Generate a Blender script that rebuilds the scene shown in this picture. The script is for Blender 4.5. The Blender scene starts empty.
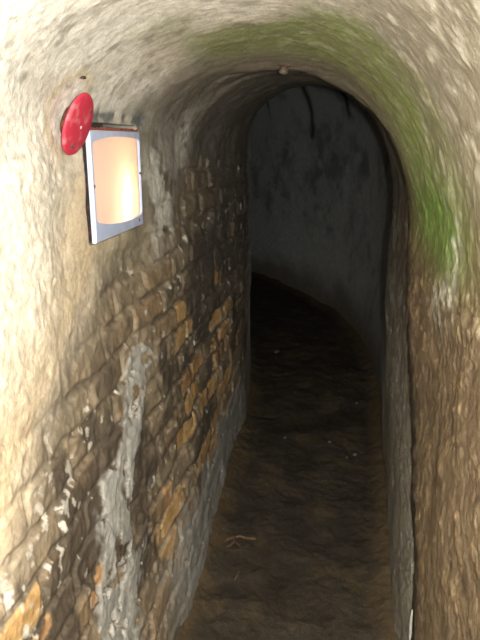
import bpy, bmesh, math, random
import numpy as np
from mathutils import Vector, Matrix, Euler

scene = bpy.context.scene
COL = scene.collection
rng = random.Random(7)

# ------------------------------------------------------------------ noise
def _hash(ix, iy, iz, seed):
    h = (ix.astype(np.int64) * 374761393 + iy.astype(np.int64) * 668265263 +
         iz.astype(np.int64) * 2147483647 + seed * 974711) & 0xFFFFFFFF
    h = ((h ^ (h >> 13)) * 1274126177) & 0xFFFFFFFF
    h = ((h ^ (h >> 16)) * 2246822519) & 0xFFFFFFFF
    h = h ^ (h >> 15)
    return (h & 0xFFFFFF).astype(np.float64) / float(0xFFFFFF)

def vnoise(x, y, z, seed=0):
    ix, iy, iz = np.floor(x), np.floor(y), np.floor(z)
    fx, fy, fz = x - ix, y - iy, z - iz
    fx = fx * fx * fx * (fx * (fx * 6 - 15) + 10)
    fy = fy * fy * fy * (fy * (fy * 6 - 15) + 10)
    fz = fz * fz * fz * (fz * (fz * 6 - 15) + 10)
    ix, iy, iz = ix.astype(np.int64), iy.astype(np.int64), iz.astype(np.int64)
    out = 0
    for dx in (0, 1):
        wx = fx if dx else 1 - fx
        for dy in (0, 1):
            wy = fy if dy else 1 - fy
            for dz in (0, 1):
                wz = fz if dz else 1 - fz
                out = out + wx * wy * wz * _hash(ix + dx, iy + dy, iz + dz, seed)
    return out * 2 - 1

def fbm(P, scale, octv=4, seed=0, gain=0.5, stretch=(1, 1, 1)):
    x, y, z = P[..., 0] / scale * stretch[0], P[..., 1] / scale * stretch[1], P[..., 2] / scale * stretch[2]
    a, t, n = 1.0, 0, 0.0
    for o in range(octv):
        t = t + a * vnoise(x + 17.3 * o, y - 5.1 * o, z + 9.7 * o, seed + o * 31)
        n += a
        a *= gain
        x, y, z = x * 2.03, y * 2.03, z * 2.03
    return t / n * 1.6

def ss(a, b, x):
    t = np.clip((x - a) / (b - a), 0, 1)
    return t * t * (3 - 2 * t)

def blob(s, v, cs, cv, rs, rv, rot=0.0):
    ds, dv = s - cs, v - cv
    c, n = math.cos(rot), math.sin(rot)
    a, b = (ds * c + dv * n) / rs, (-ds * n + dv * c) / rv
    return np.exp(-(a * a + b * b))

def mix(c, col, m):
    m = np.clip(m, 0, 1)[..., None]
    return c * (1 - m) + np.array(col, float) * m

# ------------------------------------------------------------------ tunnel form
KEY = [ # s,   fl,   fr,   bl,   br,   zl,   zr,    ax,    H
    (-1.6, -.43, .23,  .20,  .12, 1.30, 1.25, -.13, 1.86),
    (-.3,  -.43, .23,  .18,  .08, 1.32, 1.25, -.13, 1.84),
    (0.6,  -.43, .22,  .135, .05, 1.40, 1.22, -.14, 1.80),
    (1.0,  -.43, .215, .125, .03, 1.46, 1.22, -.15, 1.775),
    (1.4,  -.43, .22,  .122, .015,1.50, 1.20, -.17, 1.74),
    (1.75, -.432,.23,  .114, .00, 1.50, 1.20, -.18, 1.712),
    (2.1,  -.438,.245, .085,-.02, 1.46, 1.22, -.17, 1.695),
    (2.6,  -.45, .27,  .035,-.055,1.42, 1.25, -.15, 1.69),
    (3.1,  -.457,.285, .00, -.05, 1.42, 1.27, -.15, 1.72),
    (3.6,  -.49, .30,  .00, -.02, 1.42, 1.35, -.14, 1.95),
    (4.4,  -.585,.30,  .03,  .02, 1.45, 1.50, -.14, 2.10),
    (6.0,  -.62, .30,  .06,  .05, 1.45, 1.60, -.14, 2.15),
    (12.0, -.62, .30,  .06,  .05, 1.45, 1.60, -.14, 2.15)]
KEY = np.array(KEY, float)

def smooth_key(s, col):
    k = np.linspace(KEY[0, 0], KEY[-1, 0], 1400)
    y = np.interp(k, KEY[:, 0], KEY[:, col])
    w = np.hanning(35); w /= w.sum()
    y = np.convolve(np.pad(y, 17, mode='edge'), w, mode='valid')
    return np.interp(s, k, y)

# stations: close to the viewer they lie closer together
s0 = np.linspace(-1.6, 0.55, 40, endpoint=False)
s1 = 0.55 * np.exp(np.arange(0, 760) * 0.0038)
S = np.concatenate([s0, s1])
S = S[S < 9.8]
NS = len(S)
par = {n: smooth_key(S, i + 1)[:, None] for i, n in enumerate(['fl', 'fr', 'bl', 'br', 'zl', 'zr', 'ax', 'H'])}

ds = np.linspace(-1.6, 9.8, 6000)
phi = math.radians(36) * ss(3.4, 7.0, ds) + math.radians(22) * ss(7.0, 9.8, ds)
step = ds[1] - ds[0]
px = np.cumsum(-np.sin(phi)) * step
py = np.cumsum(np.cos(phi)) * step
i0 = np.searchsorted(ds, 0.0)
px -= px[i0]; py -= py[i0]
PX, PY, PH = np.interp(S, ds, px)[:, None], np.interp(S, ds, py)[:, None], np.interp(S, ds, phi)[:, None]

def to_world(x, z):
    return np.stack([PX + x * np.cos(PH), PY + x * np.sin(PH), z + 0 * x], -1)

NL, NC, NR, NF = 330, 150, 190, 110
# left wall, bottom to springing
t = np.linspace(0, 1, NL)[None, :]
zl = -0.05 + (par['zl'] + 0.05) * t
xl = par['fl'] - par['bl'] * np.sin(np.pi / 2 * np.clip(zl, 0, 9) / par['zl'])
# ceiling
t = np.linspace(0, np.pi, NC + 2)[None, 1:-1]
cl, sn = np.cos(t), np.sin(t)
left_half = cl > 0
X0 = par['fl'] - par['bl']; X1 = par['fr'] + par['br']
xc = np.where(left_half, par['ax'] - (par['ax'] - X0) * np.abs(cl) ** 0.94, par['ax'] + (X1 - par['ax']) * np.abs(cl) ** 0.94)
zc = np.where(left_half, par['zl'] + (par['H'] - par['zl']) * sn ** 0.94, par['zr'] + (par['H'] - par['zr']) * sn ** 0.94)
# right wall, springing down to the floor
t = np.linspace(1, 0, NR)[None, :]
zr = -0.05 + (par['zr'] + 0.05) * t
xr = par['fr'] + par['br'] * np.sin(np.pi / 2 * np.clip(zr, 0, 9) / par['zr'])
x = np.concatenate([xl, xc, xr], 1)
z = np.concatenate([zl, zc, zr], 1)
B = to_world(x, z)
SS = S[:, None] + 0 * x
W = B.shape[1]

def grid_normals(P):
    du = np.gradient(P, axis=0); dv = np.gradient(P, axis=1)
    n = np.cross(dv, du)
    n /= np.maximum(np.linalg.norm(n, axis=-1, keepdims=True), 1e-9)
    return n
N = grid_normals(B)
mid = to_world(np.full_like(x, -.12), np.full_like(x, 1.0))
if np.mean(np.sum(N * (mid - B), -1)) < 0:
    N = -N

isL = np.zeros((1, W)); isL[:, :NL] = 1
isR = np.zeros((1, W)); isR[:, NL + NC:] = 1
# soft side weights: 1 on the left wall, fading over the vault
left_w = ss(0.15, -0.30, x)
right_w = 1 - left_w

Q = np.stack([x * 1.0, SS, z], -1)             # unrolled lookup point
n_big = fbm(Q, .45, 4, 1)
n_mid = fbm(Q, .12, 4, 2)
n_fin = fbm(Q, .035, 4, 3)
n_gr = fbm(Q, .012, 3, 4)
n_warp = fbm(Q, .16, 3, 5)
n_warp2 = fbm(Q, .16, 3, 6)
n_a = fbm(Q, .22, 5, 7)
n_b = fbm(Q, .08, 5, 8)
n_c = fbm(Q, .05, 4, 9)
n_d = fbm(Q, .025, 3, 10)

wob_s = SS + .045 * n_warp + .012 * n_c
wob_z = z + .045 * n_warp2 + .012 * n_d

# ---- brick courses of the left wall
bh, bl_ = .082, .225
v = (z + .007 * n_warp + .0035 * n_c) / bh
row = np.floor(v); fv = v - row
u = (SS + .012 * n_warp2 + .004 * n_d) / bl_ + .5 * (row % 2)
colm = np.floor(u); fu = u - colm
edge = np.minimum(np.minimum(fu, 1 - fu) * bl_, np.minimum(fv, 1 - fv) * bh)
brick_face = ss(.003, .015, edge + .004 * n_d)
rnd1 = _hash(row.astype(np.int64), colm.astype(np.int64), 0 * row.astype(np.int64), 11)
rnd2 = _hash(row.astype(np.int64), colm.astype(np.int64), 0 * row.astype(np.int64) + 3, 12)

# where bricks show through: below a line that drops toward the viewer
line = np.interp(S, [0.5, 0.85, 1.15, 1.45, 1.8, 2.4, 3.4], [.72, .86, 1.02, 1.16, 1.26, 1.45, 1.5])[:, None]
brick_zone = ss(.10, -.14, z - line + .09 * n_a) * isL
lamp_clear = ss(1.18, 1.30, SS) * ss(1.84, 1.76, SS) * ss(1.20, 1.26, z) * ss(1.62, 1.55, z) * left_w

def zone(cs, cv, rs, rv, rot=0.):
    return blob(wob_s, wob_z, cs, cv, rs, rv, rot) * isL

# exposed ochre brick, patch by patch
oz = (zone(1.97, .86, .14, .20) * 1.0 + zone(2.55, .76, .34, .20) * .85 + zone(2.1, .50, .40, .22) * 1.1 +
      zone(1.70, .40, .16, .26) * 1.05 + zone(2.5, .36, .45, .2) * .8 + zone(.89, .67, .09, .07) * 1.9 + zone(.98, .76, .09, .05) * 1.8 + zone(.82, .72, .05, .05) * 1.8 +
      zone(1.10, .55, .10, .08) * .7)
ochre = ss(.60, .70, np.clip(oz, 0, 1.05) * (.32 + .80 * rnd1) + .24 * n_b + .10 * n_d) * ss(.35, .75, brick_face) * brick_zone

# grey cement smear running down the left wall
cs = np.interp(z[0, :NL].mean() + 0 * z + z - z[0, :NL].mean(), [0, .25, .36, .45, .61, .71, .78, .89, .97], [1.14, 1.16, 1.19, 1.25, 1.26, 1.32, 1.45, 1.54, 1.57])
cw = np.interp(z, [0, .3, .45, .6, .72, .80, .90, .96], [.14, .12, .12, .10, .11, .085, .11, .01])
cem = ss(1.25, .75, np.abs(wob_s * .6 + SS * .4 + .035 * n_c + .02 * n_d - cs) / np.maximum(cw * (1 + .5 * n_b), .004)) * isL * ss(1.0, .93, z)
cem = cem * ss(-.35, -.15, n_c + .4 * n_d + .3)
foot = ss(.34, .16, z + .08 * n_a - .05 * ss(2.2, 3.0, SS)) * isL * ss(1.4, 1.8, SS) * ss(-.5, .0, n_b + .35)
cement = np.maximum(cem, foot * .9)

# rough render left over bricks
coat = ss(-.1, .35, n_a + .5 * n_b) * brick_zone * (1 - ochre)

# ---- relief
h = .016 * n_big + .0042 * n_mid + .0018 * n_fin + .0010 * n_gr
h = h * (1 - .8 * lamp_clear)
hb = .011 * (brick_face - 1) + .007 * (rnd2 - .5) * brick_face - .012 * (rnd1 > .93) * brick_face
hb = hb * (1 - .55 * coat) * (1 - .9 * cement)
h = h + hb * brick_zone + .003 * coat + .004 * cement + .0018 * n_c * brick_zone
# rougher right wall and vault
rough_r = right_w * ss(0.3, 0.8, SS)
h = h + rough_r * (.0016 * n_c + .0022 * n_d + .0012 * n_gr) * ss(1.55, 1.15, z)
h = h * (1 - .45 * ss(1.45, 1.6, z) * ss(2.0, 1.8, SS))

# joint where the near lining ends: runs up the right wall and over the vault
sc_r = np.interp(z, [0, .27, .44, .64, .99, 1.18, 1.31, 1.5], [1.30, 1.36, 1.42, 1.58, 1.80, 1.96, 2.08, 2.08])
sc = np.where(np.arange(W)[None, :] >= NL + NC, sc_r, 2.06 - .10 * ss(.10, -.25, x)) + .012 * n_b + .006 * n_d
jw = ss(-.46, -.12, x)
h = h - jw * (.05 * np.exp(-((SS - sc - .040) / .022) ** 2) + .010 * ss(sc - .004, sc + .010, SS))
sc2 = sc + .17 + .03 * n_warp
h = h - jw * ss(.9, 1.2, z) * (.030 * np.exp(-((SS - sc2) / .022) ** 2) + .006 * ss(sc2 - .004, sc2 + .01, SS))
# the lining ends at an inner arch, the passage widens beyond
rim = 2.62 + .45 * ss(.05, -.40, x) + .01 * n_b
farw = ss(rim, rim + .4, SS)
h = h * (1 - .6 * farw)
h = h - .05 * ss(rim, rim + .05, SS) * ss(.25, .7, z) * ss(-.40, -.22, x)

# recess in the left wall for the lamp
rec = (ss(1.337, 1.341, SS) * ss(1.712, 1.708, SS) * ss(1.270, 1.274, z) * ss(1.536, 1.532, z)) * ((np.arange(W)[None, :] < NL + 30))
h = h * (1 - rec) - .10 * rec
# chipped hollow behind the red disc
hol = blob(SS, z, 1.25, 1.555, .06, .05) * left_w
h = h - .006 * hol

P = B + N * h[..., None]
# the masonry is dressed flat where the lamp panel sits
flat = ss(1.28, 1.33, SS) * ss(1.80, 1.73, SS) * ss(1.20, 1.26, z) * ss(1.60, 1.54, z) * (1 - rec) * (np.arange(W)[None, :] < NL + 30)
P[..., 0] = P[..., 0] * (1 - flat) + (-.551 + .0025 * n_c) * flat

# ---- floor
tt = np.linspace(0, 1, NF)[None, :]
xf = (par['fl'] - .04) + (par['fr'] - par['fl'] + .08) * tt
Qf = np.stack([xf, S[:, None] + 0 * xf, 0 * xf], -1)
f1, f2, f3, f4 = fbm(Qf, .3, 4, 41), fbm(Qf, .075, 4, 42), fbm(Qf, .022, 3, 43), fbm(Qf, .13, 4, 44)
edge_f = np.minimum(xf - par['fl'], par['fr'] - xf)
zf = .010 * f1 + .0055 * f2 + .002 * f3 + .035 * ss(.09, -.02, edge_f)
zf = np.minimum(zf, .05)
PF = to_world(xf, zf)

# ------------------------------------------------------------------ wall colours: the stuff they are made of, plus painted shade
C = np.zeros(P.shape) + np.array([.225, .20, .155])
C = C * (1 + .16 * n_big + .12 * n_a)[..., None]
# left side plaster: cream near the viewer, flash brightness partly put into the colour
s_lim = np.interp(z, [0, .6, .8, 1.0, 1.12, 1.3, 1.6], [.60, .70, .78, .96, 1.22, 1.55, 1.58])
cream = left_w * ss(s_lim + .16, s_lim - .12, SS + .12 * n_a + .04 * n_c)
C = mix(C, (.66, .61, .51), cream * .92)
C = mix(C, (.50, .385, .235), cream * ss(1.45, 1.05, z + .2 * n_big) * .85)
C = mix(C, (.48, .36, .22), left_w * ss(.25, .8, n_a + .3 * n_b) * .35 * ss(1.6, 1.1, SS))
# grey bloom on the plaster around the lamp
C = mix(C, (.80, .78, .71), np.clip(1.6 * blob(wob_s, wob_z, 1.46, 1.615, .15, .06), 0, 1) * left_w * ss(-.2, .4, n_b + .3) * .9)
patch = np.clip(blob(wob_s, wob_z, 1.90, 1.36, .12, .15) * 1.6 + blob(wob_s, wob_z, 2.12, 1.52, .06, .10), 0, 1) * left_w * ss(-.3, .1, n_b + .3 * n_c + .2)
C = mix(C, (.44, .38, .25), zone(1.55, 1.22, .22, .045) * .6)
# brown, dirty brick face
C = mix(C, (.235, .18, .115), brick_zone * .85 * (1 - .75 * cream))
C = mix(C, (.25, .165, .085), brick_zone * ss(.45, .75, rnd2) * brick_face * .55 * (1 - .6 * cream))
C = mix(C, (.15, .12, .08), coat * .55 * (1 - .7 * cream))
C = mix(C, (.36, .30, .20), brick_zone * (1 - brick_face) * ss(.0, .6, n_b) * .6)
C = mix(C, (.05, .04, .03), brick_zone * (1 - brick_face) * ss(.1, -.4, n_b) * .6)
# black crust
crust = ss(.05, .55, n_a * .7 + .6 * n_b + .9 * (zone(2.35, .95, .45, .28) + zone(1.35, .60, .22, .25) + zone(1.02, .66, .25, .22) * .9 + zone(2.2, .60, .6, .3) * .5) - .25) * isL
C = mix(C, (.075, .06, .045), crust * .85 * brick_zone * (1 - ochre) * (1 - .3 * cream))
C = mix(C, (.085, .075, .06), ss(1.75, 2.6, SS + .2 * n_a) * left_w * ss(.45, 1.0, z) * .8 * (1 - ochre))  # left wall darkened with distance: flash falloff painted deeper
C = mix(C, (.60, .58, .51), patch * .9)
C = mix(C, (.46, .285, .115), ochre * .95)
C = mix(C, (.36, .20, .10), ochre * ss(.4, .7, rnd2) * .7)
C = mix(C, (.55, .44, .27), ochre * ss(.1, .8, n_c + .4 * n_d) * .6)
C = mix(C, (.40, .395, .36), cement * .92 * ss(3.5, 2.6, SS))
C = mix(C, (.25, .25, .23), foot * .5)
chips = ss(.86, .96, .45 * n_c + 1.0 * n_d + .22 * (zone(1.12, .88, .14, .12) + zone(1.0, .70, .2, .14) + zone(.86, .75, .12, .2))) * isL * brick_zone
C = mix(C, (.55, .52, .45), chips * .85)
# right wall
rw = right_w * ss(1.55, 1.25, z + .10 * n_a)
C = mix(C, (.125, .09, .052), rw * .92)
C = mix(C, (.25, .18, .10), rw * ss(.25, .7, .6 * n_c + .7 * n_d) * .7)
C = mix(C, (.09, .065, .04), rw * ss(.2, .7, -n_c - .2 * n_d) * .7)
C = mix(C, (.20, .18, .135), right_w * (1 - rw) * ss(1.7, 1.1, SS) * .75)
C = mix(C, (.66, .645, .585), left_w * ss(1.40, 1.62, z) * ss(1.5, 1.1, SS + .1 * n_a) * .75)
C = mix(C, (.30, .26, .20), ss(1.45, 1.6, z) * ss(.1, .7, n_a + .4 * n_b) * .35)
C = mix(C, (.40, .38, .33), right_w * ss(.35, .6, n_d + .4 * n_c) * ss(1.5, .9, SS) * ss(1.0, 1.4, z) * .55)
C = mix(C, (.55, .54, .48), right_w * blob(wob_s, z, 1.02, .36, .03, .14, .15) * .9)
# beyond the joint: grey, with the dimness of grazing light painted up to the rim
beyond = jw * ss(sc, sc + .02, SS)
C = mix(C, (.20, .19, .16), beyond * .85)
C = mix(C, (.075, .06, .045), beyond * ss(.7, 1.1, z) * ss(-.3, .4, n_b + .2) * .75 * ss(3.2, 2.6, SS))
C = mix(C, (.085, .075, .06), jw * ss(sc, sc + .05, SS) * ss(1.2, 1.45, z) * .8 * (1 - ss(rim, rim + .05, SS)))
C = mix(C, (.012, .010, .008), jw * np.exp(-((SS - sc + .022) / (.028 + .026 * ss(1.66, 1.3, z) + .016 * ss(1.2, .8, z))) ** 2) * .95)  # black lines painted along both joints for the shade in the grooves
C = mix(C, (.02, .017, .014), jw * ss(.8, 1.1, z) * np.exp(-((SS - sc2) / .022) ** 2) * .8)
# algae
vault = ss(1.30, 1.50, z)
alg = vault * ss(-.47, -.27, x) * ss(1.12, 1.30, SS + .10 * n_big) * ss(1.85, 1.62, SS + .08 * n_big)
C = mix(C, (.165, .205, .065), alg * .85 * ss(-.8, .3, n_a + .3 * n_b))
ra = right_w * ss(1.05, 1.35, z)
moss = ra * np.clip(blob(SS + .04 * n_c + .3 * (wob_s - SS), z + .02 * n_c, 1.50, 1.31, .27, .105) * 1.5 * (.7 + .5 * ss(-.4, .4, n_c + .5 * n_d)), 0, 1)
C = mix(C, (.26, .36, .10), ra * blob(wob_s, z, 1.62, 1.42, .42, .20) * .3)
C = mix(C, (.12, .205, .045), moss * .92)
C = mix(C, (.30, .38, .14), moss * ss(.3, .7, n_d) * .5)
C = mix(C, (.72, .73, .66), right_w * np.clip(blob(wob_s, wob_z, 1.30, 1.28, .05, .13, .25) + .8 * blob(wob_s, wob_z, 1.40, 1.13, .09, .05), 0, 1) * ss(-.3, .4, n_d + .1) * .55)
# vault speckle
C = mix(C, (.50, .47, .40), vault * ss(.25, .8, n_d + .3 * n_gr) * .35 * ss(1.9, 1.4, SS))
C = mix(C, (.20, .18, .14), vault * ss(.35, .75, -n_d + .3 * n_c) * .5)
# far wall: blue grey with damp blotches
far = ss(rim + .02, rim + .5, SS) * (1 - isL * ss(3.6, 3.2, SS))
C = mix(C, (.44, .455, .435), far * .95)
damp = ss(-.1, .8, .55 * n_a + .5 * n_big + .9 * blob(SS, z, 5.9, 1.35, .9, .25) + .3 * n_b - .12)
C = mix(C, (.15, .15, .15), far * damp * .7)
C = mix(C, (.15, .125, .085), far * ss(.42, .04, z + .10 * n_a) * .85)
def drip(s_, z0, z1, w):
    m = np.exp(-((SS + .04 * n_warp * ss(z1, z0, z) - s_) / (w * (.5 + .5 * ss(z0, z1, z)))) ** 2) * ss(z0 - .03, z0 + .03, z) * ss(z1 + .5, z1, z)
    return m * right_w * (SS > 4)
DRIPS = [(6.17, 1.52, 1.95, .055), (5.44, 1.68, 1.95, .05), (6.95, 1.72, 1.95, .03)]
for d_ in DRIPS:
    C = mix(C, (.035, .035, .035), drip(*d_) * .95)
# old ring of yellowed filler around disc; lamp recess painted dark, grey mortar ledge above
ring = np.exp(-((np.hypot((SS - 1.25), (z - 1.55) * 1.15) - .085) / .014) ** 2) * left_w
C = mix(C, (.50, .42, .24), ring * .55)
C = mix(C, (.09, .08, .07), rec)
topl = ss(1.36, 1.40, SS) * ss(1.78, 1.75, SS) * np.clip(1.5 * np.exp(-((z - 1.552 - .006 * n_b) / .013) ** 2), 0, 1) * left_w
C = mix(C, (.13, .14, .14), topl * ss(-.5, .2, n_c + .2) * .9)
C = np.clip(C, .008, .9)

CF = np.zeros(PF.shape) + np.array([.045, .037, .027])
CF = CF * (1 + .2 * f2 + .2 * f4)[..., None]
CF = mix(CF, (.075, .055, .03), ss(.3, .8, f4) * .6)
CF = mix(CF, (.12, .085, .045), ss(.09, .0, edge_f + .03 * f2) * .7)
CF = np.clip(CF, .006, .9)

# ------------------------------------------------------------------ materials
def new_mat(name):
    m = bpy.data.materials.new(name); m.use_nodes = True
    nt = m.node_tree
    return m, nt, nt.nodes['Principled BSDF']

def stone_mat(name, rough, spec, bump, fine=1.0):
    m, nt, b = new_mat(name)
    L = nt.links
    at = nt.nodes.new('ShaderNodeAttribute'); at.attribute_name = 'stain_and_shade'
    tc = nt.nodes.new('ShaderNodeTexCoord')
    n1 = nt.nodes.new('ShaderNodeTexNoise'); n1.inputs['Scale'].default_value = 170 * fine; n1.inputs['Detail'].default_value = 6
    n2 = nt.nodes.new('ShaderNodeTexNoise'); n2.inputs['Scale'].default_value = 55 * fine; n2.inputs['Detail'].default_value = 8; n2.inputs['Roughness'].default_value = .65
    L.new(tc.outputs['Object'], n1.inputs['Vector']); L.new(tc.outputs['Object'], n2.inputs['Vector'])
    r1 = nt.nodes.new('ShaderNodeMapRange'); r1.inputs[1].default_value = .3; r1.inputs[2].default_value = .7; r1.inputs[3].default_value = .74; r1.inputs[4].default_value = 1.26
    L.new(n2.outputs['Fac'], r1.inputs[0])
    mx = nt.nodes.new('ShaderNodeMix'); mx.data_type = 'RGBA'; mx.blend_type = 'MULTIPLY'; mx.inputs[0].default_value = 1
    L.new(at.outputs['Color'], mx.inputs[6]); L.new(r1.outputs[0], mx.inputs[7])
    L.new(mx.outputs[2], b.inputs['Base Color'])
    r2 = nt.nodes.new('ShaderNodeMapRange'); r2.inputs[1].default_value = .3; r2.inputs[2].default_value = .7; r2.inputs[3].default_value = rough - .15; r2.inputs[4].default_value = rough + .15
    L.new(n2.outputs['Fac'], r2.inputs[0]); L.new(r2.outputs[0], b.inputs['Roughness'])
    b.inputs['Specular IOR Level'].default_value = spec
    ad = nt.nodes.new('ShaderNodeMath'); ad.operation = 'MULTIPLY_ADD'; ad.inputs[1].default_value = 2.0
    L.new(n2.outputs['Fac'], ad.inputs[0]); L.new(n1.outputs['Fac'], ad.inputs[2])
    bp = nt.nodes.new('ShaderNodeBump'); bp.inputs['Strength'].default_value = bump; bp.inputs['Distance'].default_value = .004
    L.new(ad.outputs[0], bp.inputs['Height']); L.new(bp.outputs['Normal'], b.inputs['Normal'])
    return m

def plain_mat(name, col, rough=.5, metal=0., spec=.5, var=.15, scale=40, bump=.1, col2=None, lo=.4, hi=.65):
    m, nt, b = new_mat(name)
    L = nt.links
    tc = nt.nodes.new('ShaderNodeTexCoord')
    n = nt.nodes.new('ShaderNodeTexNoise'); n.inputs['Scale'].default_value = scale; n.inputs['Detail'].default_value = 6
    L.new(tc.outputs['Object'], n.inputs['Vector'])
    rp = nt.nodes.new('ShaderNodeValToRGB')
    c2 = col2 or tuple(c * (1 - var) for c in col)
    rp.color_ramp.elements[0].position = lo; rp.color_ramp.elements[0].color = (*col, 1)
    rp.color_ramp.elements[1].position = hi; rp.color_ramp.elements[1].color = (*c2, 1)
    L.new(n.outputs['Fac'], rp.inputs[0]); L.new(rp.outputs[0], b.inputs['Base Color'])
    b.inputs['Roughness'].default_value = rough; b.inputs['Metallic'].default_value = metal; b.inputs['Specular IOR Level'].default_value = spec
    bp = nt.nodes.new('ShaderNodeBump'); bp.inputs['Strength'].default_value = bump; bp.inputs['Distance'].default_value = .002
    L.new(n.outputs['Fac'], bp.inputs['Height']); L.new(bp.outputs['Normal'], b.inputs['Normal'])
    return m

M_left = stone_mat('old_brick_and_render', .62, .35, .4)
M_vault = stone_mat('vault_plaster', .65, .3, .4, 1.2)
M_right = stone_mat('eroded_brown_wall', .62, .35, .6)
M_far = stone_mat('damp_grey_plaster', .6, .3, .35, .5)
M_floor = stone_mat('trodden_soil', .8, .15, .7, .8)
M_frame = plain_mat('flash_tinted_white_plastic', (.55, .63, .86), .35, var=.12, scale=25, bump=.02)  # cool cast of the flash painted into white plastic
M_red = plain_mat('worn_red_enamel', (.50, .035, .065), .5, spec=.4, scale=45, bump=.12, col2=(.62, .20, .22), lo=.52, hi=.75)
M_scuff = plain_mat('bare_scuffed_paint', (.80, .45, .45), .6, scale=60)
M_rust = plain_mat('rusty_iron', (.20, .075, .035), .75, .2, scale=60, bump=.5, col2=(.055, .035, .028))
M_rust_red = plain_mat('flaking_red_lead', (.42, .09, .05), .7, scale=70, bump=.4, col2=(.12, .06, .04))
M_screw = plain_mat('dull_screw_metal', (.20, .17, .16), .45, .8, scale=80)
M_gap_dark = plain_mat('gap_dark_sheet_iron', (.030, .024, .020), .8, spec=.1, scale=60, bump=.4, col2=(.10, .04, .025), lo=.5, hi=.75)  # darkness of the gap round the panel put into the housing's outside
M_inner = plain_mat('housing_white_enamel', (.82, .76, .66), .6, scale=30)
M_stone = plain_mat('grey_pebble', (.19, .175, .15), .55, scale=50, bump=.4, col2=(.10, .09, .075))
M_twig = plain_mat('dry_twig_bark', (.13, .07, .035), .8, scale=90, bump=.6, col2=(.07, .04, .02))
M_leaf = plain_mat('dead_leaf', (.17, .12, .06), .8, scale=60, bump=.4, col2=(.20, .12, .05))
M_pipe = plain_mat('grey_conduit', (.40, .41, .37), .5, scale=50, col2=(.25, .24, .20))

# ------------------------------------------------------------------ mesh from grid
def grid_obj(name, Pg, Ng, Cg, mat):
    ns, nw = Pg.shape[:2]
    me = bpy.data.meshes.new(name)
    idx = np.arange(ns * nw).reshape(ns, nw)
    f = np.stack([idx[:-1, :-1], idx[:-1, 1:], idx[1:, 1:], idx[1:, :-1]], -1).reshape(-1, 4)
    # orient toward Ng
    a, b_, d_ = Pg[ns // 2, nw // 2], Pg[ns // 2, nw // 2 + 1], Pg[ns // 2 + 1, nw // 2]
    if np.dot(np.cross(b_ - a, d_ - a), Ng[ns // 2, nw // 2]) < 0:
        f = f[:, ::-1]
    me.vertices.add(ns * nw); me.vertices.foreach_set('co', Pg.reshape(-1).astype(np.float32))
    nf = len(f)
    me.loops.add(nf * 4); me.loops.foreach_set('vertex_index', f.reshape(-1).astype(np.int32))
    me.polygons.add(nf); me.polygons.foreach_set('loop_start', np.arange(0, nf * 4, 4, dtype=np.int32))
    me.update(calc_edges=True); me.validate()
    me.polygons.foreach_set('use_smooth', np.ones(nf, bool))
    ca = me.color_attributes.new('stain_and_shade', 'FLOAT_COLOR', 'POINT')
    rgba = np.ones((ns * nw, 4), np.float32); rgba[:, :3] = Cg.reshape(-1, 3)
    ca.data.foreach_set('color', rgba.reshape(-1))
    me.normals_split_custom_set_from_vertices(Ng.reshape(-1, 3).tolist())
    me.materials.append(mat)
    o = bpy.data.objects.new(name, me); COL.objects.link(o)
    o['kind'] = 'structure'
    return o

NP = grid_normals(P)
flip = np.sign(np.sum(NP * N, -1).mean())
NP = NP * flip
NFl = grid_normals(PF)
if NFl[..., 2].mean() < 0: NFl = -NFl
cutS = int(np.searchsorted(S, 4.15))
a0, a1 = 0, NL
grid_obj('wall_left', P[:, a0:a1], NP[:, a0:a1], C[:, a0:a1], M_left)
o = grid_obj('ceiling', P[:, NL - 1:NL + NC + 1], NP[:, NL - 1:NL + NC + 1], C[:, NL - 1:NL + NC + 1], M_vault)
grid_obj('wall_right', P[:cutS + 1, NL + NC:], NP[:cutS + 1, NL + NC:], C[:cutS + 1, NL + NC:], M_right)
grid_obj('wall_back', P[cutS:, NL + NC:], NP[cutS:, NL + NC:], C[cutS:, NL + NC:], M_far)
grid_obj('floor', PF, NFl, CF, M_floor)

# ------------------------------------------------------------------ things
def link_bm(name, bm, mat, parent=None, smooth=True, bevel=0):
    me = bpy.data.meshes.new(name)
    bmesh.ops.recalc_face_normals(bm, faces=bm.faces)
    bm.to_mesh(me); bm.free()
    for p in me.polygons: p.use_smooth = smooth
    me.materials.append(mat)
    o = bpy.data.objects.new(name, me); COL.objects.link(o)
    if parent: o.parent = parent
    if bevel:
        md = o.modifiers.new('bevel', 'BEVEL'); md.width = bevel; md.segments = 2; md.limit_method = 'ANGLE'
    return o

def tag(o, label, cat, group=None):
    o['label'] = label; o['category'] = cat
    if group: o['group'] = group

def empty(name, loc, rot=None):
    o = bpy.data.objects.new(name, None); COL.objects.link(o)
    o.empty_display_size = .03
    o.location = loc
    if rot is not None: o.rotation_euler = rot
    return o

def lathe(prof, n=48, axis='X'):
    """prof: list of (axial, radius); closed at radius 0."""
    bm = bmesh.new(); rings = []
    for a, r in prof:
        if r < 1e-6:
            rings.append([bm.verts.new((a, 0, 0))])
        else:
            rings.append([bm.verts.new((a, r * math.cos(2 * math.pi * k / n), r * math.sin(2 * math.pi * k / n))) for k in range(n)])
    for A, Bv in zip(rings, rings[1:]):
        for k in range(n):
            k2 = (k + 1) % n
            if len(A) == 1 and len(Bv) == 1: continue
            if len(A) == 1: bm.faces.new((A[0], Bv[k], Bv[k2]))
            elif len(Bv) == 1: bm.faces.new((A[k], A[k2], Bv[0]))
            else: bm.faces.new((A[k], A[k2], Bv[k2], Bv[k]))
    if axis == 'Z': bmesh.ops.transform(bm, matrix=Matrix.Rotation(-math.pi / 2, 4, 'Y'), verts=bm.verts)
    return bm

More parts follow.
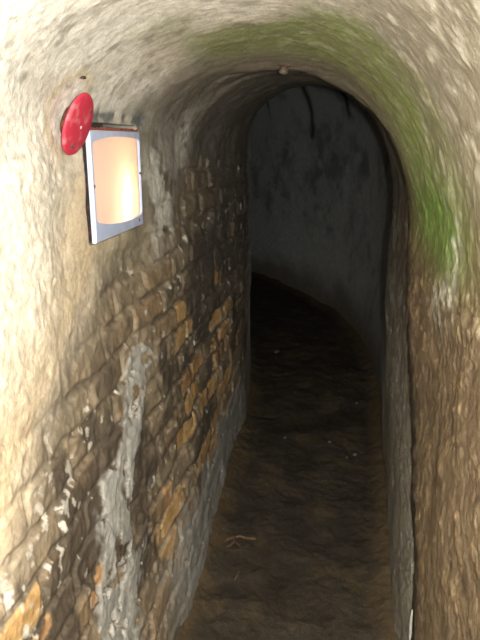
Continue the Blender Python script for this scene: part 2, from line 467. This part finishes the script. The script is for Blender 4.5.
def tube(pts, radii, n=10):
    bm = bmesh.new(); rings = []
    pts = [Vector(p) for p in pts]
    for i, p in enumerate(pts):
        d = (pts[min(i + 1, len(pts) - 1)] - pts[max(i - 1, 0)]).normalized()
        up = Vector((0, 0, 1)) if abs(d.z) < .9 else Vector((1, 0, 0))
        a = d.cross(up).normalized(); b_ = d.cross(a)
        rings.append([bm.verts.new(p + radii[i] * (a * math.cos(2 * math.pi * k / n) + b_ * math.sin(2 * math.pi * k / n))) for k in range(n)])
    for A, Bv in zip(rings, rings[1:]):
        for k in range(n):
            bm.faces.new((A[k], A[(k + 1) % n], Bv[(k + 1) % n], Bv[k]))
    bm.faces.new(rings[0][::-1]); bm.faces.new(rings[-1])
    return bm

def box_bm(x0, x1, y0, y1, z0, z1, bm=None):
    bm = bm or bmesh.new()
    vs = [bm.verts.new(c) for c in ((x0, y0, z0), (x1, y0, z0), (x1, y1, z0), (x0, y1, z0), (x0, y0, z1), (x1, y0, z1), (x1, y1, z1), (x0, y1, z1))]
    for q in ((0, 3, 2, 1), (4, 5, 6, 7), (0, 1, 5, 4), (1, 2, 6, 5), (2, 3, 7, 6), (3, 0, 4, 7)):
        bm.faces.new([vs[k] for k in q])
    return bm

def slotted_screw(name, parent, loc, r, mat, rot=0.):
    bm = lathe([(-.004, 0), (-.004, r * .6), (0, r * .6), (0, r), (r * .25, r * .95), (r * .45, r * .6), (r * .5, 0)], 20)
    o = link_bm(name, bm, mat, parent)
    o.location = loc
    return o

# ---- wall lamp, origin at the middle of the panel's lower edge
LX, LY0, LY1, LZ0, LZ1 = -.549, 1.347, 1.702, 1.273, 1.522
lamp = empty('wall_lamp', (LX, (LY0 + LY1) / 2, LZ0))
tag(lamp, 'square glowing lamp panel with flash-tinted white border set in the left wall', 'lamp')
hw, hh = (LY1 - LY0) / 2, LZ1 - LZ0
# border: outer rectangle, inner opening with bowed lower edge
NB = 160
def rect_pt(t, w, z0, z1):
    per = [(-w, z0), (w, z0), (w, z1), (-w, z1)]
    t = (t % 1) * 4; i = int(t); f = t - i
    a, b_ = per[i], per[(i + 1) % 4]
    return a[0] + (b_[0] - a[0]) * f, a[1] + (b_[1] - a[1]) * f
def hole_pt(t):
    yy, zz = rect_pt(t, 1, -1, 1)
    # rounded
    k = .10
    q = max(abs(yy), abs(zz)); 
    cy, cz = yy, zz
    n_ = (abs(cy) ** 24 + abs(cz) ** 24) ** (1 / 24)
    cy, cz = cy / n_, cz / n_
    Y = cy * (hw - .0095) + .004
    Zt, Zb = hh - .013, .038 - .012 * (1 - cy * cy) - .008 * cy
    Z = Zb + (Zt - Zb) * (cz + 1) / 2
    Z -= .008 * (cy * cy) * max(cz, 0) * (1.5 if cy < 0 else .6)
    return Y, Z
bm = bmesh.new()
loops = []
for xx, fn in ((.0, 'o'), (.008, 'o'), (.0105, 'o2'), (.0105, 'h2'), (.008, 'h'), (.0, 'h')):
    lp = []
    for k in range(NB):
        t_ = k / NB
        if fn == 'o': y_, z_ = rect_pt(t_, hw, 0, hh)
        elif fn == 'o2': y_, z_ = rect_pt(t_, hw - .0025, .0025, hh - .0025)
        else:
            y_, z_ = hole_pt(t_)
            if fn == 'h2':
                y_ += math.copysign(.0025, y_) if abs(y_) > hw - .03 else 0
        lp.append(bm.verts.new((xx, y_, z_)))
    loops.append(lp)
for A, Bv in zip(loops, loops[1:] + loops[:1]):
    for k in range(NB):
        bm.faces.new((A[k], A[(k + 1) % NB], Bv[(k + 1) % NB], Bv[k]))
fr = link_bm('frame', bm, M_frame, lamp, smooth=False)
fr['label'] = 'white plastic border, flash tint painted in'
# diffuser: gently domed sheet
bm = bmesh.new(); ctr = (.006, hhh := hh / 2 + .005)
rings = []
for j in range(13):
    q = j / 12
    rg = []
    for k in range(NB):
        y_, z_ = hole_pt(k / NB)
        yy, zz = y_ * q * 1.02 + ctr[0] * (1 - q), ctr[1] + (z_ - ctr[1]) * q * 1.02
        rg.append((.004 + .006 * (1 - q * q), yy, zz))
    rings.append(rg)
c0 = bm.verts.new(rings[0][0]); prev = None
for rg in rings[1:]:
    cur = [bm.verts.new(p) for p in rg]
    for k in range(NB):
        if prev is None: bm.faces.new((c0, cur[k], cur[(k + 1) % NB]))
        else: bm.faces.new((prev[k], cur[k], cur[(k + 1) % NB], prev[(k + 1) % NB]))
    prev = cur
mD, nt, b = new_mat('opal_diffuser')
nt.nodes.remove(b)
out = nt.nodes['Material Output']
dif = nt.nodes.new('ShaderNodeBsdfDiffuse'); dif.inputs[0].default_value = (.92, .74, .70, 1)
trn = nt.nodes.new('ShaderNodeBsdfTranslucent'); trn.inputs[0].default_value = (.95, .90, .85, 1)
ms = nt.nodes.new('ShaderNodeMixShader'); ms.inputs[0].default_value = .45
nz = nt.nodes.new('ShaderNodeTexNoise'); nz.inputs['Scale'].default_value = 14
tcn = nt.nodes.new('ShaderNodeTexCoord'); nt.links.new(tcn.outputs['Object'], nz.inputs['Vector'])
rpn = nt.nodes.new('ShaderNodeValToRGB'); rpn.color_ramp.elements[0].color = (.92, .74, .70, 1); rpn.color_ramp.elements[1].color = (.90, .72, .69, 1)
nt.links.new(nz.outputs['Fac'], rpn.inputs[0]); nt.links.new(rpn.outputs[0], dif.inputs[0])
nt.links.new(dif.outputs[0], ms.inputs[1]); nt.links.new(trn.outputs[0], ms.inputs[2]); nt.links.new(ms.outputs[0], out.inputs[0])
dfo = link_bm('diffuser', bm, mD, lamp); dfo['label'] = 'glowing peach opal panel'
# housing: open box behind the panel
bm = bmesh.new()
y0, y1, z0, z1, d0, d1, th = -hw + .012, hw - .012, .014, hh - .010, -.075, 0.0, .003
box_bm(d0, d0 + th, y0, y1, z0, z1, bm)
box_bm(d0 + th, d1, y0, y0 + th, z0, z1, bm); box_bm(d0 + th, d1, y1 - th, y1, z0, z1, bm)
box_bm(d0 + th, d1, y0 + th, y1 - th, z0, z0 + th, bm); box_bm(d0 + th, d1, y0 + th, y1 - th, z1 - th, z1, bm)
ho = link_bm('housing', bm, M_inner, lamp, smooth=False)
ho.data.materials.append(M_gap_dark)
cyz = Vector(((d0 + d1) / 2, 0, (z0 + z1) / 2))
for p_ in ho.data.polygons:
    c_ = Vector(p_.center)
    if abs(c_.y) > y1 - .0015 or c_.z > z1 - .0015 or c_.z < z0 + .0015 or c_.x < d0 + .001: p_.material_index = 1
# rusted flange that peeps out above and left of the panel
bm = bmesh.new()
random.seed(3)
def ragged_strip(p0, p1, wid, n, bm, ax):
    vs = []
    for i in range(n + 1):
        f = i / n
        y_ = p0[0] + (p1[0] - p0[0]) * f; z_ = p0[1] + (p1[1] - p0[1]) * f
        w_ = wid * random.uniform(.55, 1.25)
        o_ = (0, w_) if ax == 'z' else (-w_, 0)
        quad = [(.001, y_, z_), (.001, y_ + o_[0], z_ + o_[1]), (.005, y_ + o_[0], z_ + o_[1]), (.005, y_, z_)]
        vs.append([bm.verts.new(q) for q in quad])
    for A, Bv in zip(vs, vs[1:]):
        for k in range(4): bm.faces.new((A[k], A[(k + 1) % 4], Bv[(k + 1) % 4], Bv[k]))
    bm.faces.new(vs[0]); bm.faces.new(vs[-1][::-1])
ragged_strip((-hw, hh + .0005), (hw + .004, hh + .0005), .006, 40, bm, 'z')
link_bm('rim_flange', bm, M_rust_red, lamp, smooth=False)['label'] = 'rusty red flange'
# bulb
prof = [(-.085, 0), (-.085, .012), (-.066, .013), (-.058, .012), (-.048, .015), (-.025, .022), (.0, .026), (.022, .024), (.042, .016), (.050, .007), (.052, 0)]
bm = lathe(prof, 24, 'Z')
mB, nt, b = new_mat('lit_bulb')
b.inputs['Emission Color'].default_value = (1, .62, .36, 1); b.inputs['Emission Strength'].default_value = 13
b.inputs['Base Color'].default_value = (.9, .85, .8, 1)
bu = link_bm('bulb', bm, mB, lamp); bu.location = (-.034, .058, .098)
for (y_, z_) in ((-hw + .007, .128), (hw - .004, .140), (hw - .035, .016)):
    slotted_screw('screw', lamp, (.0105, y_, z_), .0045, M_screw)

# ---- red disc on the wall beside the lamp
disc = empty('wall_disc', (-.560, 1.243, 1.477), Euler((0, math.radians(0), 0)))
tag(disc, 'round red enamelled disc fixed to the wall above left of the lamp', 'disc')
R = .064
bm = lathe([(0, 0), (0, R * .97), (.003, R), (.006, R * .97), (.0075, R * .9), (.0085, R * .5), (.009, 0)], 72)
pl = link_bm('plate', bm, M_red, disc); pl.location = (.016, 0, R)
bm = lathe([(0, 0), (0, .030), (.016, .026), (.017, 0)], 28)
bk = link_bm('bracket', bm, M_rust, disc); bk.location = (-.004, .0, R); bk['label'] = 'rusty iron mounting boss'
for (dy, dz, r_, m_) in ((-.012, -.042, .0055, M_rust), (.034, .030, .0045, M_rust)):
    slotted_screw('screw', disc, (.016 + .0075, dy, R + dz), r_, m_)
bm = lathe([(0, 0), (0, .004), (.0015, .003), (.002, 0)], 14)
rv = link_bm('rivet', bm, M_scuff, disc); rv.location = (.0245, .004, R - .004)
# disc tips forward a little with the curve of the wall
disc.rotation_euler = (0, math.radians(20), math.radians(0))

# ---- rusty eye bolt above the disc
eb = empty('eye_bolt', (-.53, 1.26, 1.62))
tag(eb, 'small rusty eye bolt sticking out of the plaster above the red disc', 'bolt')
bm = tube([(-.02, 0, 0), (.0, 0, 0), (.010, 0, 0)], [.0035] * 3)
link_bm('shank', bm, M_rust, eb)
n_ = 18
pts = [(.016 + .0075 * math.cos(2 * math.pi * k / n_), .0075 * math.sin(2 * math.pi * k / n_), 0) for k in range(n_ + 1)]
link_bm('eye', tube(pts, [.0028] * (n_ + 1), 8), M_rust, eb)

# ---- lookup of the built surface: nearest grid vertex to a place on the tunnel
def surf(s_, colrange, key, val):
    i = int(np.argmin(np.abs(S - s_)))
    a, b_ = colrange
    arr = (z if key == 'z' else x)[i, a:b_]
    j = a + int(np.argmin(np.abs(arr - val)))
    return Vector(P[i, j]), Vector(NP[i, j])
def floor_z(X, Y):
    i = int(np.argmin(np.abs(S - Y))); j = int(np.argmin(np.abs(xf[i] - X)))
    return PF[i, j, 2]

# ---- little knob on the vault
p, nrm = surf(1.86, (NL, NL + NC), 'x', -.165)
kb = empty('ceiling_knob', p, nrm.to_track_quat('X', 'Z').to_euler())
tag(kb, 'small round rusty knob on the arch over the dark passage', 'knob')
bm = lathe([(-.01, 0), (-.01, .016), (.002, .017), (.004, .0), ], 28)
link_bm('collar', bm, M_rust, kb)
bm = lathe([(.0, 0), (.0, .009), (.010, .010), (.016, .0135), (.022, .012), (.025, .006), (.026, 0)], 28)
link_bm('knob_head', bm, plain_mat('tarnished_brass', (.12, .10, .07), .6, .2, scale=60, col2=(.08, .06, .04)), kb)

# ---- grey strip end sticking out of the joint on the right wall
p0, n0 = surf(1.36, (NL + NC, W), 'z', .36)
p1, n1 = surf(1.33, (NL + NC, W), 'z', .05)
pts = [p0.lerp(p1, k / 8) + n0 * (.004 + .003 * math.sin(k * .9)) for k in range(9)]
pts = [q + Vector((0, .006 * math.sin(k * .8), 0)) for k, q in enumerate(pts)]
cd = link_bm('metal_strip', tube(pts, [.002, .0035] + [.004] * 6 + [.003]), M_pipe)
tag(cd, 'thin pale metal strip standing in the crack low on the right wall', 'strip')

# ---- on the floor
def twig(name, pts, rad):
    return tube(pts, rad, 8)
tw = empty('twig', (-.317, 2.06, floor_z(-.317, 2.06) + .004))
tag(tw, 'crooked brown twig lying on the soil near the left wall', 'twig')
tw.rotation_euler = (0, 0, math.radians(8))
link_bm('stem', twig('stem', [(-.062, -.012, .003), (-.045, .006, .004), (-.018, .010, .008), (.0, .017, .010), (.022, .008, .006), (.05, .009, .004), (.062, .006, .003)], [.003, .0065, .006, .0065, .006, .007, .004]), M_twig, tw)
link_bm('side_shoot', twig('side_shoot', [(-.018, .010, .008), (-.022, -.014, .007), (-.034, -.034, .006), (-.052, -.045, .003)], [.0045, .005, .004, .002]), M_twig, tw)
link_bm('side_shoot', twig('side_shoot', [(-.022, -.014, .007), (-.005, -.030, .004), (.002, -.04, .003)], [.004, .0035, .002]), M_twig, tw)

def pebble_bm(r, seed, sq=(1, 1, .7)):
    bm = bmesh.new(); bmesh.ops.create_icosphere(bm, subdivisions=3, radius=r)
    rr = random.Random(seed)
    pl_ = [(Vector((rr.gauss(0, 1), rr.gauss(0, 1), rr.gauss(0, 1))).normalized(), rr.uniform(.62, .9)) for _ in range(9)]
    for v_ in bm.verts:
        for d, lim in pl_:
            e = v_.co.dot(d) - lim * r
            if e > 0: v_.co -= d * e * .9
        v_.co = Vector((v_.co.x * sq[0], v_.co.y * sq[1], v_.co.z * sq[2]))
    return bm
PEB = [(-.392, 4.336, .020, (1.7, .8, .5), 'pale flat stone chip lying farthest in on the dark floor'),
       (.141, 2.835, .012, (1, 1, .7), 'grey pebble on the soil nearest the right wall'),
       (.100, 2.80, .007, (1, 1, .7), 'tiny pebble just left of the grey pebble near the right wall'),
       (.016, 2.945, .010, (1, 1, .6), 'small pebble near the middle of the floor, deeper in than the twig'),
       (.165, 3.48, .008, (1, 1, .7), 'tiny pale pebble by the right wall deeper in than the grey pebble'),
       (-.216, 2.943, .009, (1.4, .8, .6), 'small brownish pebble left of the middle of the floor'),
       ]
for i, (X, Y, r, sq, lab) in enumerate(PEB):
    o = link_bm('pebble', pebble_bm(r, 50 + i, sq), M_stone)
    o.location = (X, Y, floor_z(X, Y) + r * sq[2] * .55)
    o.rotation_euler = (0, 0, rng.uniform(0, 3))
    tag(o, lab, 'pebble', 'pebbles on the soil floor')
sl = link_bm('straw', tube([(0, -.03, .002), (.004, -.01, .004), (.009, .012, .004), (.007, .028, .002)], [.0012, .002, .002, .001], 6), M_leaf)
sl.location = (-.302, 1.865, floor_z(-.302, 1.865) + .003)
tag(sl, 'short dry straw lying on the soil in front of the twig', 'straw')

# ------------------------------------------------------------------ light
def point(name, loc, watt, r, col=(1, 1, 1)):
    l = bpy.data.lights.new(name, 'POINT'); l.energy = watt; l.shadow_soft_size = r; l.color = col
    o = bpy.data.objects.new(name, l); COL.objects.link(o); o.location = loc
    return o
point('camera_flash', (.06, -.03, 1.50), 145, .02, (1, .97, .92))

w = bpy.data.worlds.new('world'); scene.world = w; w.use_nodes = True
w.node_tree.nodes['Background'].inputs[0].default_value = (.5, .55, .6, 1)
w.node_tree.nodes['Background'].inputs[1].default_value = .02

# ------------------------------------------------------------------ camera
cam = bpy.data.cameras.new('camera'); cam.sensor_fit = 'VERTICAL'; cam.sensor_height = 36; cam.sensor_width = 27; cam.lens = 35
cam.clip_start = .02
co = bpy.data.objects.new('camera', cam); COL.objects.link(co)
co.location = (0, 0, 1.5)
co.rotation_euler = (math.radians(90 - 16.1), 0, math.radians(8.76))
scene.camera = co

vs = scene.view_settings
scene.display_settings.display_device = 'sRGB'
vs.view_transform = 'Standard'; vs.look = 'None'; vs.gamma = 1; vs.use_curve_mapping = False; vs.exposure = 0.0
